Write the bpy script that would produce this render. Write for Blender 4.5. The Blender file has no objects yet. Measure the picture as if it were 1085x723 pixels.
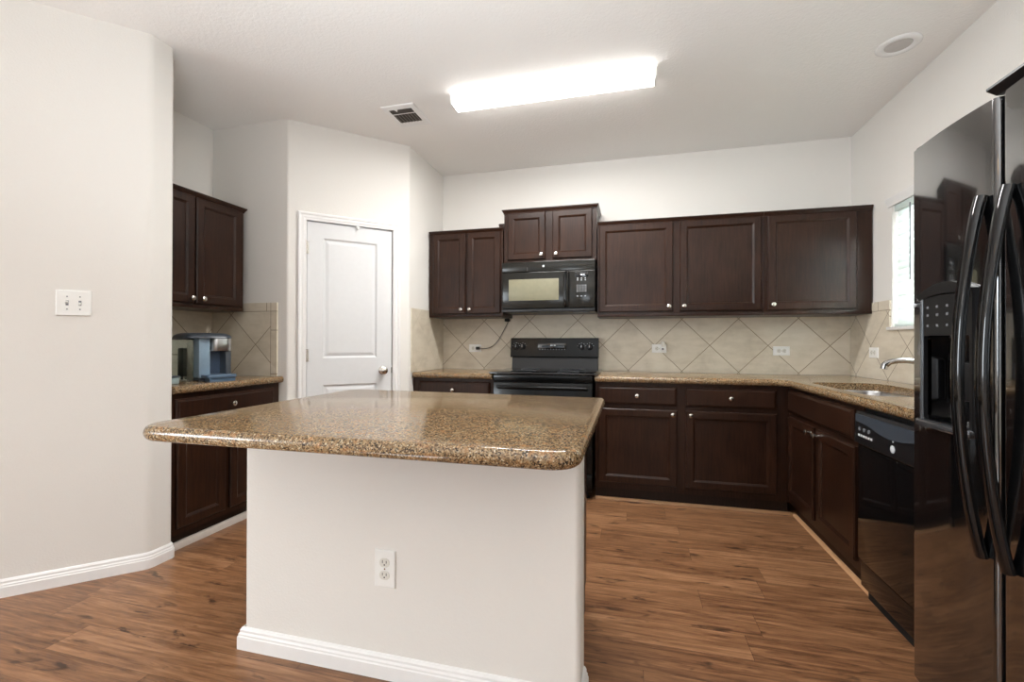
import bpy, bmesh, math, random
from mathutils import Vector, Matrix
random.seed(7)
SC = bpy.context.scene
COL = SC.collection
PI = math.pi

# ---------------------------------------------------------------- camera
F_PX, YAW, PITCH, ROLL, CAM_H = 481.3211, 0.2533, 0.0039, 0.0025, 1.1549
def make_camera():
    cd = bpy.data.cameras.new('camera'); co = bpy.data.objects.new('camera', cd); COL.objects.link(co)
    cd.sensor_fit = 'HORIZONTAL'; cd.sensor_width = 36.0; cd.lens = F_PX / 1085 * 36.0
    cd.clip_start = 0.02; cd.clip_end = 200
    R = Vector((math.cos(YAW), math.sin(YAW), 0)); F = Vector((-math.sin(YAW), math.cos(YAW), 0)); Z = Vector((0, 0, 1))
    F2 = F * math.cos(PITCH) + Z * math.sin(PITCH); U2 = -F * math.sin(PITCH) + Z * math.cos(PITCH)
    R3 = R * math.cos(ROLL) + U2 * math.sin(ROLL); U3 = -R * math.sin(ROLL) + U2 * math.cos(ROLL)
    m = Matrix((R3, U3, -F2)).transposed().to_4x4(); m.translation = Vector((0, 0, CAM_H))
    co.matrix_world = m; SC.camera = co
make_camera()

# ---------------------------------------------------------------- colour management, world, lights
SC.view_settings.view_transform = 'Standard'; SC.view_settings.look = 'None'
SC.view_settings.exposure = 0.38; SC.view_settings.gamma = 1.0; SC.view_settings.use_curve_mapping = False
W = bpy.data.worlds.new('sky'); SC.world = W; W.use_nodes = True
W.node_tree.nodes['Background'].inputs[0].default_value = (0.80, 0.90, 1.0, 1); W.node_tree.nodes['Background'].inputs[1].default_value = 1.0

def light(name, kind, loc, energy, color=(1, 1, 1), size=None, size_y=None, rot=(0, 0, 0), radius=None):
    l = bpy.data.lights.new(name, kind); l.energy = energy; l.color = color
    if kind == 'AREA':
        l.shape = 'RECTANGLE'; l.size = size; l.size_y = size_y or size
    if radius is not None: l.shadow_soft_size = radius
    o = bpy.data.objects.new(name, l); o.location = loc; o.rotation_euler = rot; COL.objects.link(o)
    return o
# added fill at an unseen far-left opening, and daylight through the blind over the sink
light('left_fill', 'AREA', (-5.88, -2.9, 1.5), 145, (0.86, 0.94, 1.0), 1.8, 1.6, (PI / 2 + 0.1, 0, -PI / 2))
light('daylight_kitchen_window', 'AREA', (1.86, 2.9, 1.70), 150, (0.93, 0.975, 1.0), 1.0, 0.75, (0, PI / 2, 0))
# unseen fill lights added behind and beside the camera, bounced off the ceiling
FILL_COL = (0.86, 0.94, 1.0)
light('ceiling_fill', 'AREA', (-0.9, -0.9, 0.5), 5, FILL_COL, 0.8, 0.8, (PI, 0, 0)).data.spread = math.radians(110)
light('ceiling_fill', 'AREA', (-1.0, 0.2, 0.35), 5, FILL_COL, 0.6, 0.6, (PI - 0.35, 0, 0.15)).data.spread = math.radians(90)
light('ceiling_fill', 'AREA', (-0.3, -2.2, 0.5), 50, FILL_COL, 0.8, 0.8, (PI, 0, 0)).data.spread = math.radians(130)
light('ceiling_fill', 'AREA', (-0.2, -0.1, 1.2), 31, FILL_COL, 0.8, 0.8, (PI - 0.3, 0, 0)).data.spread = math.radians(150)

# ---------------------------------------------------------------- materials
def lin(c):
    out = []
    for v in c:
        v = v / 255.0
        out.append(v / 12.92 if v <= 0.04045 else ((v + 0.055) / 1.055) ** 2.4)
    return (*out, 1.0)

class Nodes:
    def __init__(s, name):
        s.m = bpy.data.materials.new(name); s.m.use_nodes = True
        s.t = s.m.node_tree; s.n = s.t.nodes; s.b = s.n['Principled BSDF']
    def add(s, typ, **kw):
        n = s.n.new(typ)
        for k, v in kw.items(): setattr(n, k, v)
        return n
    def link(s, a, b): s.t.links.new(a, b)
    def val(s, sock, v):
        if isinstance(v, (int, float, tuple)): sock.default_value = v
        else: s.link(v, sock)
    def math(s, op, a, b=0.0, c=0.0):
        n = s.add('ShaderNodeMath', operation=op); s.val(n.inputs[0], a); s.val(n.inputs[1], b); s.val(n.inputs[2], c)
        return n.outputs[0]
    def coord(s, scale=(1, 1, 1)):
        t = s.add('ShaderNodeTexCoord'); mp = s.add('ShaderNodeMapping'); mp.inputs['Scale'].default_value = scale
        s.link(t.outputs['Object'], mp.inputs['Vector']); return mp.outputs[0]
    def xyz(s, v):
        n = s.add('ShaderNodeSeparateXYZ'); s.link(v, n.inputs[0]); return n.outputs
    def comb(s, x, y, z):
        n = s.add('ShaderNodeCombineXYZ')
        for i, v in enumerate((x, y, z)): s.val(n.inputs[i], v)
        return n.outputs[0]
    def noise(s, vec, scale, detail=3, rough=0.5, dist=0.0):
        n = s.add('ShaderNodeTexNoise'); s.link(vec, n.inputs['Vector'])
        n.inputs['Scale'].default_value = scale; n.inputs['Detail'].default_value = detail
        n.inputs['Roughness'].default_value = rough; n.inputs['Distortion'].default_value = dist
        return n.outputs[0]
    def ramp(s, fac, stops, interp='LINEAR'):
        n = s.add('ShaderNodeValToRGB'); s.link(fac, n.inputs[0]); cr = n.color_ramp; cr.interpolation = interp
        while len(cr.elements) < len(stops): cr.elements.new(0.5)
        for e, (p, c) in zip(cr.elements, stops): e.position = p; e.color = c
        return n.outputs[0]
    def mix(s, fac, a, b, blend='MIX'):
        n = s.add('ShaderNodeMix', data_type='RGBA', blend_type=blend)
        s.val(n.inputs[0], fac); s.val(n.inputs[6], a); s.val(n.inputs[7], b); return n.outputs[2]
    def bump(s, h, strength, dist=0.002):
        n = s.add('ShaderNodeBump'); s.link(h, n.inputs['Height']); n.inputs['Strength'].default_value = strength
        n.inputs['Distance'].default_value = dist; s.link(n.outputs[0], s.b.inputs['Normal'])
    def base(s, c): s.val(s.b.inputs['Base Color'], c)
    def set(s, rough=0.5, metal=0.0, spec=0.5, coat=0.0, coat_r=0.1):
        s.b.inputs['Roughness'].default_value = rough; s.b.inputs['Metallic'].default_value = metal
        s.b.inputs['Specular IOR Level'].default_value = spec
        s.b.inputs['Coat Weight'].default_value = coat; s.b.inputs['Coat Roughness'].default_value = coat_r
        return s

def plain(name, rgb, rough=0.5, metal=0.0, spec=0.5, coat=0.0, mottling=0.04):
    M = Nodes(name); M.set(rough, metal, spec, coat)
    nz = M.noise(M.coord(), 35, 2)
    c = lin(rgb); lo = tuple(max(0, v * (1 - mottling)) for v in c[:3]) + (1,); hi = tuple(min(1, v * (1 + mottling)) for v in c[:3]) + (1,)
    M.base(M.ramp(nz, [(0.3, lo), (0.7, hi)])); return M.m

def paint(name, rgb, scale, strength, rough=0.7):
    M = Nodes(name); M.set(rough, 0, 0.3); v = M.coord()
    h = M.noise(v, scale, 3, 0.55); M.bump(h, strength, 0.003)
    c = lin(rgb); M.base(M.ramp(M.noise(v, 1.2, 2), [(0.3, tuple(x * 0.985 for x in c[:3]) + (1,)), (0.7, c)])); return M.m
M_WALL = paint('wall_paint', (230, 226, 220), 120, 0.32)
M_CEIL = paint('ceiling_paint', (246, 243, 239), 70, 0.8, 0.85)
M_TRIM = plain('white_trim_paint', (238, 236, 234), 0.4, mottling=0.01)
M_DOOR = plain('white_door_paint', (222, 222, 222), 0.42, mottling=0.01)

def wood(name, c0, c1, rough=0.30):
    M = Nodes(name); M.set(rough, 0, 0.30, 0.0, 0.22)
    v = M.coord((14, 14, 1.1)); g = M.noise(v, 6, 5, 0.6, 0.0)
    blot = M.noise(M.coord((1, 1, 0.6)), 7, 2)
    fac = M.math('ADD', M.math('MULTIPLY', g, 0.6), M.math('MULTIPLY', blot, 0.42))
    M.base(M.ramp(fac, [(0.32, lin(c0)), (0.72, lin(c1))])); M.bump(g, 0.06, 0.001)
    return M.m
M_WOOD = wood('espresso_wood', (26, 13, 8), (57, 34, 22))
M_TOE = wood('dark_toe_kick', (26, 16, 12), (44, 29, 22), 0.45)
M_SHOE = plain('tan_wood_shoe_moulding', (204, 158, 116), 0.5)
M_GROOVE = plain('shadow_gap_black', (10, 9, 9), 0.8)

def granite():
    M = Nodes('speckled_granite'); M.set(0.13, 0, 0.45)
    v = M.coord()
    vo = M.add('ShaderNodeTexVoronoi'); M.link(v, vo.inputs['Vector']); vo.inputs['Scale'].default_value = 300
    s1 = M.xyz(vo.outputs['Color'])[0]
    c = M.ramp(s1, [(0.0, lin((44, 36, 29))), (0.13, lin((94, 73, 51))), (0.34, lin((134, 106, 74))), (0.58, lin((160, 134, 100))), (0.80, lin((128, 110, 84))), (0.94, lin((184, 168, 140)))], 'CONSTANT')
    n2 = M.noise(v, 75, 4, 0.65)
    dark = M.ramp(n2, [(0.56, (0, 0, 0, 1)), (0.66, (1, 1, 1, 1))])
    c = M.mix(M.math('MULTIPLY', M.xyz(dark)[0], 0.6), c, lin((58, 46, 36)))
    n3 = M.noise(v, 38, 3, 0.6)
    rust = M.ramp(n3, [(0.55, (0, 0, 0, 1)), (0.7, (1, 1, 1, 1))])
    c = M.mix(M.math('MULTIPLY', M.xyz(rust)[0], 0.45), c, lin((172, 118, 70)))
    M.base(c); return M.m
M_GRANITE = granite()

def floor_mat():
    M = Nodes('rustic_plank_floor'); M.set(0.34, 0, 0.45)
    x, y, z = M.xyz(M.coord())
    PW, PL = 0.152, 1.22
    row = M.math('FLOOR', M.math('DIVIDE', y, PW))
    wn = M.add('ShaderNodeTexWhiteNoise', noise_dimensions='1D'); M.link(row, wn.inputs['W'])
    xs = M.math('DIVIDE', M.math('ADD', x, M.math('MULTIPLY', wn.outputs[0], 7.0)), PL)
    col = M.math('FLOOR', xs)
    wn2 = M.add('ShaderNodeTexWhiteNoise', noise_dimensions='2D'); M.link(M.comb(row, col, 0.0), wn2.inputs['Vector'])
    rnd = wn2.outputs[0]
    gv = M.comb(M.math('ADD', M.math('MULTIPLY', x, 1.6), M.math('MULTIPLY', rnd, 40.0)), M.math('MULTIPLY', y, 17.0), rnd)
    g1 = M.noise(gv, 2.0, 6, 0.65, 0.8)
    gv2 = M.comb(M.math('ADD', M.math('MULTIPLY', x, 3.0), M.math('MULTIPLY', rnd, 23.0)), M.math('MULTIPLY', y, 60.0), rnd)
    g2 = M.noise(gv2, 2.0, 4, 0.6)
    wv = M.noise(M.comb(M.math('MULTIPLY', x, 1.1), M.math('MULTIPLY', y, 4.0), 0.0), 2.2, 4, 0.6, 1.2)
    tone = M.math('ADD', M.math('MULTIPLY', g1, 0.60), M.math('ADD', M.math('MULTIPLY', g2, 0.26), M.math('ADD', M.math('MULTIPLY', rnd, 0.10), M.math('MULTIPLY', wv, 0.10))))
    c = M.ramp(tone, [(0.26, lin((58, 36, 23))), (0.42, lin((102, 68, 45))), (0.54, lin((138, 97, 66))), (0.72, lin((178, 133, 97)))])
    kv = M.comb(M.math('ADD', M.math('MULTIPLY', x, 3.5), M.math('MULTIPLY', rnd, 17.0)), M.math('MULTIPLY', y, 12.0), rnd)
    k = M.noise(kv, 1.6, 3, 0.55, 0.5)
    kf = M.ramp(k, [(0.61, (0, 0, 0, 1)), (0.70, (1, 1, 1, 1))])
    c = M.mix(M.math('MULTIPLY', M.xyz(kf)[0], 0.8), c, lin((46, 30, 22)))
    fy = M.math('FRACT', M.math('DIVIDE', y, PW)); fx = M.math('FRACT', xs)
    j1 = M.math('LESS_THAN', fy, 0.012); j2 = M.math('LESS_THAN', fx, 0.0018)
    j = M.math('MAXIMUM', j1, j2)
    c = M.mix(M.math('MULTIPLY', j, 0.6), c, lin((40, 26, 18)))
    M.base(c); M.bump(M.math('SUBTRACT', g2, M.math('MULTIPLY', j, 1.0)), 0.12, 0.0015)
    M.link(M.math('ADD', M.math('MULTIPLY', g1, 0.2), 0.24), M.b.inputs['Roughness'])
    return M.m
M_FLOOR = floor_mat()

def tile_mat(name, axis, sign, origin, top=1.375, edge=None, grout=1.0):
    """tumbled beige tile laid as diamonds, 0.303 m, straight border row on top; axis = 0 along x, 1 along y"""
    M = Nodes(name); M.set(0.38, 0, 0.4)
    v = M.coord(); p = M.xyz(v); z = p[2]
    u = M.math('MULTIPLY', M.math('SUBTRACT', p[axis], origin), float(sign))
    S = 0.3033; r2 = math.sqrt(2)
    zz = M.math('SUBTRACT', z, 1.352)
    a = M.math('DIVIDE', M.math('ADD', u, zz), r2 * S); b = M.math('DIVIDE', M.math('SUBTRACT', u, zz), r2 * S)
    def seam(t, w):
        f = M.math('FRACT', t); d = M.math('MINIMUM', f, M.math('SUBTRACT', 1.0, f)); return M.math('LESS_THAN', d, w)
    g_d = M.math('MAXIMUM', seam(a, 0.0075), seam(b, 0.0075))
    ub = M.math('DIVIDE', u, 0.31)
    g_b = seam(ub, 0.0075)
    is_top = M.math('GREATER_THAN', z, top)
    g = M.math('ADD', M.math('MULTIPLY', g_d, M.math('SUBTRACT', 1.0, is_top)), M.math('MULTIPLY', g_b, is_top))
    line = M.math('LESS_THAN', M.math('ABSOLUTE', M.math('SUBTRACT', z, top)), 0.002)
    g = M.math('MAXIMUM', g, line)
    ida = M.math('FLOOR', a); idb = M.math('FLOOR', b)
    if edge is not None:                 # border column of cut tile down one end
        is_e = M.math('GREATER_THAN', u, edge); zb = M.math('DIVIDE', z, 0.31)
        g = M.math('ADD', M.math('MULTIPLY', g, M.math('SUBTRACT', 1.0, is_e)), M.math('MULTIPLY', M.math('MAXIMUM', seam(zb, 0.0075), line), is_e))
        g = M.math('MAXIMUM', g, M.math('LESS_THAN', M.math('ABSOLUTE', M.math('SUBTRACT', u, edge)), 0.002))
    wn = M.add('ShaderNodeTexWhiteNoise', noise_dimensions='3D'); M.link(M.comb(ida, idb, is_top), wn.inputs['Vector'])
    cl = M.noise(v, 6, 5, 0.6, 0.4)
    st = M.noise(M.comb(M.math('MULTIPLY', u, 1.5), M.math('MULTIPLY', z, 5.0), wn.outputs[0]), 4, 4, 0.6)
    f = M.math('ADD', M.math('MULTIPLY', cl, 0.45), M.math('ADD', M.math('MULTIPLY', st, 0.4), M.math('MULTIPLY', wn.outputs[0], 0.15)))
    c = M.ramp(f, [(0.3, lin((190, 178, 158))), (0.5, lin((212, 201, 182))), (0.7, lin((224, 214, 197)))])
    c = M.mix(M.math('MULTIPLY', g, grout), c, lin((136, 118, 94)))
    M.base(c); M.bump(M.math('SUBTRACT', M.math('MULTIPLY', cl, 0.15), g), 0.5, 0.002)
    return M.m

M_BLACK = plain('black_gloss_enamel', (11, 11, 12), 0.07, 0, 0.5, 0.0, 0.02)
M_RANGE = plain('black_range_enamel', (14, 14, 14), 0.16, 0, 0.2, 0.0, 0.02)
M_FRIDGE = plain('black_gloss_door_skin', (12, 12, 13), 0.04, 0, 1.0, 1.0, 0.02)
M_FRIDGE.node_tree.nodes['Principled BSDF'].inputs['Coat IOR'].default_value = 1.85
M_BLACKM = plain('black_satin_plastic', (20, 20, 22), 0.35)
M_BLACKD = plain('black_matte', (8, 8, 8), 0.7)
M_GLASS_K = plain('black_ceramic_glass', (9, 9, 11), 0.05, 0, 0.6)
M_MWIN = plain('microwave_window_reflection', (128, 124, 102), 0.35, 0.0, 0.3)  # reflection of the cream wall put into the window colour
M_MDOOR = plain('black_microwave_glass', (30, 29, 26), 0.16, 0, 0.3)
M_NICKEL = plain('satin_nickel', (205, 200, 192), 0.22, 1.0)
M_CHROME = plain('chrome', (215, 216, 218), 0.08, 1.0)
M_STEEL = plain('brushed_stainless', (190, 190, 190), 0.28, 1.0)
M_WHITEP = plain('white_plastic', (240, 239, 235), 0.35, mottling=0.01)
M_IVORY = plain('off_white_receptacle', (222, 219, 210), 0.4, mottling=0.01)
M_SLOT = plain('dark_slot', (40, 38, 36), 0.6)
M_MARK = plain('pale_print', (205, 208, 212), 0.4)
M_GREYM = plain('grey_button', (120, 122, 126), 0.4)
M_DGREY = plain('dark_vent_gap', (74, 68, 62), 0.8)
M_BLUEG = plain('blue_grey_plastic', (140, 162, 180), 0.3, 0.2)
M_SLATE = plain('dark_slate_plastic', (62, 68, 76), 0.3)
def blind_mat():
    M = Nodes('white_blind_slat'); M.set(0.45)
    c = M.ramp(M.noise(M.coord(), 20, 2), [(0.3, lin((230, 236, 232))), (0.7, lin((236, 241, 238)))]); M.base(c)
    tr = M.add('ShaderNodeBsdfTranslucent'); M.link(c, tr.inputs[0]); mx = M.add('ShaderNodeMixShader'); mx.inputs[0].default_value = 0.35
    M.link(M.b.outputs[0], mx.inputs[1]); M.link(tr.outputs[0], mx.inputs[2]); M.link(mx.outputs[0], M.n['Material Output'].inputs[0]); return M.m
M_BLIND = blind_mat()

def glassy(name, rgb, rough=0.06):
    M = Nodes(name); M.set(rough, 0, 0.5); M.b.inputs['Transmission Weight'].default_value = 1.0; M.b.inputs['IOR'].default_value = 1.06
    nz = M.noise(M.coord(), 20, 2); c = lin(rgb)
    M.base(M.ramp(nz, [(0.3, tuple(x * 0.95 for x in c[:3]) + (1,)), (0.7, c)])); return M.m
M_TANK = glassy('smoky_clear_plastic', (196, 208, 206), 0.05)
M_PANE = glassy('window_glass', (250, 252, 252), 0.0)

def emit(name, rgb, strength):
    M = Nodes(name); M.set(0.4); nz = M.noise(M.coord(), 3, 1); c = lin(rgb)
    col = M.ramp(nz, [(0.3, tuple(x * 0.98 for x in c[:3]) + (1,)), (0.7, c)])
    M.base(col); M.link(col, M.b.inputs['Emission Color']); M.b.inputs['Emission Strength'].default_value = strength; return M.m
M_LAMP = emit('lit_acrylic_lens', (253, 252, 250), 9.0)
M_DOME = emit('warm_lit_glass', (255, 205, 140), 6.0)

# ---------------------------------------------------------------- mesh helpers
class MB:
    def __init__(s): s.bm = bmesh.new()
    def merge(s, t):
        me = bpy.data.meshes.new('tmp'); t.to_mesh(me); t.free(); s.bm.from_mesh(me); bpy.data.meshes.remove(me); return s
    def box(s, x0, y0, z0, x1, y1, z1, bev=0.0, seg=2):
        t = bmesh.new(); bmesh.ops.create_cube(t, size=1.0)
        for v in t.verts:
            v.co = ((x0 + x1) / 2 + v.co.x * (x1 - x0), (y0 + y1) / 2 + v.co.y * (y1 - y0), (z0 + z1) / 2 + v.co.z * (z1 - z0))
        if bev: bmesh.ops.bevel(t, geom=t.edges[:], offset=bev, segments=seg, profile=0.5, affect='EDGES')
        return s.merge(t)
    def prism(s, poly, z0, z1, bev=0.0):
        t = bmesh.new(); lo = [t.verts.new((x, y, z0)) for x, y in poly]; hi = [t.verts.new((x, y, z1)) for x, y in poly]
        n = len(poly)
        for i in range(n): t.faces.new((lo[i], lo[(i + 1) % n], hi[(i + 1) % n], hi[i]))
        t.faces.new(hi); t.faces.new(lo[::-1])
        bmesh.ops.recalc_face_normals(t, faces=t.faces[:])
        if bev:
            es = [e for e in t.edges if abs(e.verts[0].co.z - e.verts[1].co.z) < 1e-6]
            bmesh.ops.bevel(t, geom=es, offset=bev, segments=2, profile=0.5, affect='EDGES')
        return s.merge(t)
    def prism_yz(s, poly, x0, x1):      # polygon in (y, z) extruded along x
        t = bmesh.new(); lo = [t.verts.new((x0, a, b)) for a, b in poly]; hi = [t.verts.new((x1, a, b)) for a, b in poly]
        n = len(poly)
        for i in range(n): t.faces.new((lo[i], lo[(i + 1) % n], hi[(i + 1) % n], hi[i]))
        t.faces.new(hi); t.faces.new(lo[::-1]); bmesh.ops.recalc_face_normals(t, faces=t.faces[:]); return s.merge(t)
    def cyl(s, p0, p1, r, r1=None, seg=24):
        p0 = Vector(p0); p1 = Vector(p1); d = p1 - p0; t = bmesh.new()
        bmesh.ops.create_cone(t, cap_ends=True, segments=seg, radius1=r, radius2=r if r1 is None else r1, depth=d.length)
        q = Vector((0, 0, 1)).rotation_difference(d.normalized())
        for v in t.verts: v.co = q @ v.co + (p0 + p1) / 2
        return s.merge(t)
    def lathe(s, prof, origin, axis=(0, 0, 1), seg=24):
        q = Vector((0, 0, 1)).rotation_difference(Vector(axis)); O = Vector(origin); t = bmesh.new(); rings = []
        for r, h in prof:
            rings.append([t.verts.new(O + q @ Vector((r * math.cos(2 * PI * i / seg), r * math.sin(2 * PI * i / seg), h))) for i in range(seg)])
        for a, b in zip(rings, rings[1:]):
            for i in range(seg): t.faces.new((a[i], a[(i + 1) % seg], b[(i + 1) % seg], b[i]))
        t.faces.new(rings[0][::-1]); t.faces.new(rings[-1])
        bmesh.ops.remove_doubles(t, verts=t.verts[:], dist=1e-6)
        bmesh.ops.recalc_face_normals(t, faces=t.faces[:]); return s.merge(t)
    def tube(s, pts, r, seg=12, flat=None):
        pts = [Vector(p) for p in pts]; t = bmesh.new(); rings = []; prev = None
        for i, p in enumerate(pts):
            d = (pts[min(i + 1, len(pts) - 1)] - pts[max(i - 1, 0)]).normalized()
            if prev is None:
                a = d.orthogonal().normalized() if flat is None else (Vector(flat) - d * d.dot(Vector(flat))).normalized()
            else: a = (prev - d * prev.dot(d)).normalized()
            prev = a; b = d.cross(a); rr = r[i] if isinstance(r, list) else r
            ra, rb = rr if isinstance(rr, tuple) else (rr, rr)
            rings.append([t.verts.new(p + a * (ra * math.cos(2 * PI * k / seg)) + b * (rb * math.sin(2 * PI * k / seg))) for k in range(seg)])
        for x, y in zip(rings, rings[1:]):
            for k in range(seg): t.faces.new((x[k], x[(k + 1) % seg], y[(k + 1) % seg], y[k]))
        t.faces.new(rings[0][::-1]); t.faces.new(rings[-1]); bmesh.ops.recalc_face_normals(t, faces=t.faces[:]); return s.merge(t)
    def rings(s, x0, z0, x1, z1, seq):   # concentric rectangles facing -y: seq of (inset, y)
        t = bmesh.new(); R = []
        for i, y in seq:
            R.append([t.verts.new(c) for c in ((x0 + i, y, z0 + i), (x1 - i, y, z0 + i), (x1 - i, y, z1 - i), (x0 + i, y, z1 - i))])
        for a, b in zip(R, R[1:]):
            for k in range(4): t.faces.new((a[k], a[(k + 1) % 4], b[(k + 1) % 4], b[k]))
        t.faces.new(R[-1]); t.faces.new(R[0][::-1]); bmesh.ops.recalc_face_normals(t, faces=t.faces[:]); return s.merge(t)
    def sweep(s, path, prof, closed=False):   # path in xy, profile (offset to the right of travel, z)
        n = len(path); t = bmesh.new(); rings = []; P = [Vector(p) for p in path]
        def nrm(a, b): d = (b - a).normalized(); return Vector((d.y, -d.x))
        for i in range(n):
            if closed: n0 = nrm(P[i - 1], P[i]); n1 = nrm(P[i], P[(i + 1) % n])
            else:
                n0 = nrm(P[i - 1], P[i]) if i else nrm(P[0], P[1]); n1 = nrm(P[i], P[i + 1]) if i < n - 1 else nrm(P[-2], P[-1])
            m = (n0 + n1); m = m / max(1e-6, m.dot(n0)) if m.length > 1e-6 else n0
            rings.append([t.verts.new((P[i].x + m.x * o, P[i].y + m.y * o, z)) for o, z in prof])
        k = len(prof); pairs = list(zip(rings, rings[1:])) + ([(rings[-1], rings[0])] if closed else [])
        for a, b in pairs:
            for j in range(k): t.faces.new((a[j], a[(j + 1) % k], b[(j + 1) % k], b[j]))
        if not closed: t.faces.new(rings[0]); t.faces.new(rings[-1][::-1])
        bmesh.ops.recalc_face_normals(t, faces=t.faces[:]); return s.merge(t)
    def build(s, name, mat, parent=None, label=None, smooth=35):
        me = bpy.data.meshes.new(name); s.bm.to_mesh(me); s.bm.free(); me.materials.append(mat)
        if smooth:
            me.polygons.foreach_set('use_smooth', [True] * len(me.polygons)); me.set_sharp_from_angle(angle=math.radians(smooth))
        o = bpy.data.objects.new(name, me); COL.objects.link(o)
        if parent is not None: o.parent = parent
        if label: o['label'] = label
        return o

def tag(o, label, cat, group=None):
    o['label'] = label; o['category'] = cat
    if group: o['group'] = group
    return o
def thing(name, label, cat, loc=(0, 0, 0), rz=0.0, group=None):
    o = bpy.data.objects.new(name, None); o.empty_display_size = 0.1; COL.objects.link(o)
    o.location = loc; o.rotation_euler = (0, 0, rz); return tag(o, label, cat, group)
def struct(o): o['kind'] = 'structure'; return o
def fillet(poly, radii, seg=6):
    out = []; n = len(poly)
    for i, p in enumerate(poly):
        r = radii.get(i, 0)
        if not r: out.append(p); continue
        P = Vector(p); a = (Vector(poly[i - 1]) - P).normalized(); b = (Vector(poly[(i + 1) % n]) - P).normalized()
        half = a.angle(b) / 2; d = r / math.tan(half); c = P + (a + b).normalized() * (r / math.sin(half))
        s = P + a * d - c; e = P + b * d - c; ang = s.angle(e); sg = 1 if s.x * e.y - s.y * e.x > 0 else -1
        for k in range(seg + 1):
            t = sg * ang * k / seg; out.append((c.x + s.x * math.cos(t) - s.y * math.sin(t), c.y + s.x * math.sin(t) + s.y * math.cos(t)))
    return out
def cut(o, mb):
    c = mb.build('cutter', M_BLACKD, smooth=0); c.parent = o.parent
    md = o.modifiers.new('cut', 'BOOLEAN'); md.object = c; md.operation = 'DIFFERENCE'; md.solver = 'EXACT'
    bpy.context.view_layer.update(); dg = bpy.context.evaluated_depsgraph_get()
    me = bpy.data.meshes.new_from_object(o.evaluated_get(dg)); o.modifiers.clear(); o.data = me
    me.set_sharp_from_angle(angle=math.radians(35)); cm = c.data; bpy.data.objects.remove(c); bpy.data.meshes.remove(cm)

# ---------------------------------------------------------------- the room
YB, XR, XP, HC, XL, YN = 4.0, 1.635, -1.714, 2.734, -3.002, 2.708
PC = (-2.341, YN); PD = (XP, 3.322)                      # ends of the diagonal pantry wall
WX, WY1, WY2 = -2.3765, 1.786, 1.912                     # end of the wall at the front left

struct(MB().box(-6.1, -4.1, -0.1, XR + 0.12, YB + 0.12, 0.0).build('floor', M_FLOOR, smooth=0))
struct(MB().box(-6.1, -4.1, HC, XR + 0.12, YB + 0.12, HC + 0.1).build('ceiling', M_CEIL, smooth=0))
w_back = struct(MB().box(XP - 0.1, YB, 0, XR + 0.12, YB + 0.12, HC).build('wall_back', M_WALL, smooth=0))
WIN = (2.36, 3.44, 1.262, 2.045)                           # y0, y1, z0, z1
mb = MB()
mb.box(XR, WIN[1], 0, XR + 0.12, YB, HC).box(XR, -4.0, 0, XR + 0.12, WIN[0], HC)
mb.box(XR, WIN[0], 0, XR + 0.12, WIN[1], WIN[2]).box(XR, WIN[0], WIN[3], XR + 0.12, WIN[1], HC)
w_right = struct(mb.build('wall_right', M_WALL, smooth=0))
w_left = struct(MB().box(XL - 0.1, WY2, 0, XL, YN, HC).build('wall_left', M_WALL, smooth=0))
# pantry: return wall + left of the door, then right of the door + side wall, then over the door
DV = Vector((PD[0] - PC[0], PD[1] - PC[1])); DL = DV.length; DV.normalize(); DN = Vector((-DV.y, DV.x))   # DN points into the pantry
def dg(s, t): return (PC[0] + DV.x * s + DN.x * t, PC[1] + DV.y * s + DN.y * t)
D0, D1, DT = 0.112, 0.757, 2.05                           # rough opening
T = 0.11
polyA = [(XL - 0.1, YN), PC, dg(D0, 0), dg(D0, T), (PC[0] - 0.045, YN + T), (XL - 0.1, YN + T)]
w_ret = struct(MB().prism(fillet(polyA, {1: 0.03}), 0, HC).build('wall_pantry_return', M_WALL, smooth=40))
polyB = [dg(D1, 0), PD, (XP, YB), (XP - T, YB), (XP - T, PD[1] + 0.045), dg(D1, T)]
w_pan = struct(MB().prism(fillet(polyB, {1: 0.03}), 0, HC).prism([dg(D0, 0), dg(D1, 0), dg(D1, T), dg(D0, T)], DT, HC).build('wall_pantry', M_WALL, smooth=40))
# wall at front left: 45 degree run and a short end
polyF = [(-6.1, WY1 - (6.1 + WX)), (WX, WY1), (WX, WY2), (-6.1, WY2)]
w_front = struct(MB().prism(fillet(polyF, {1: 0.05, 2: 0.02}), 0, HC).build('wall_front_left', M_WALL, smooth=40))
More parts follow.
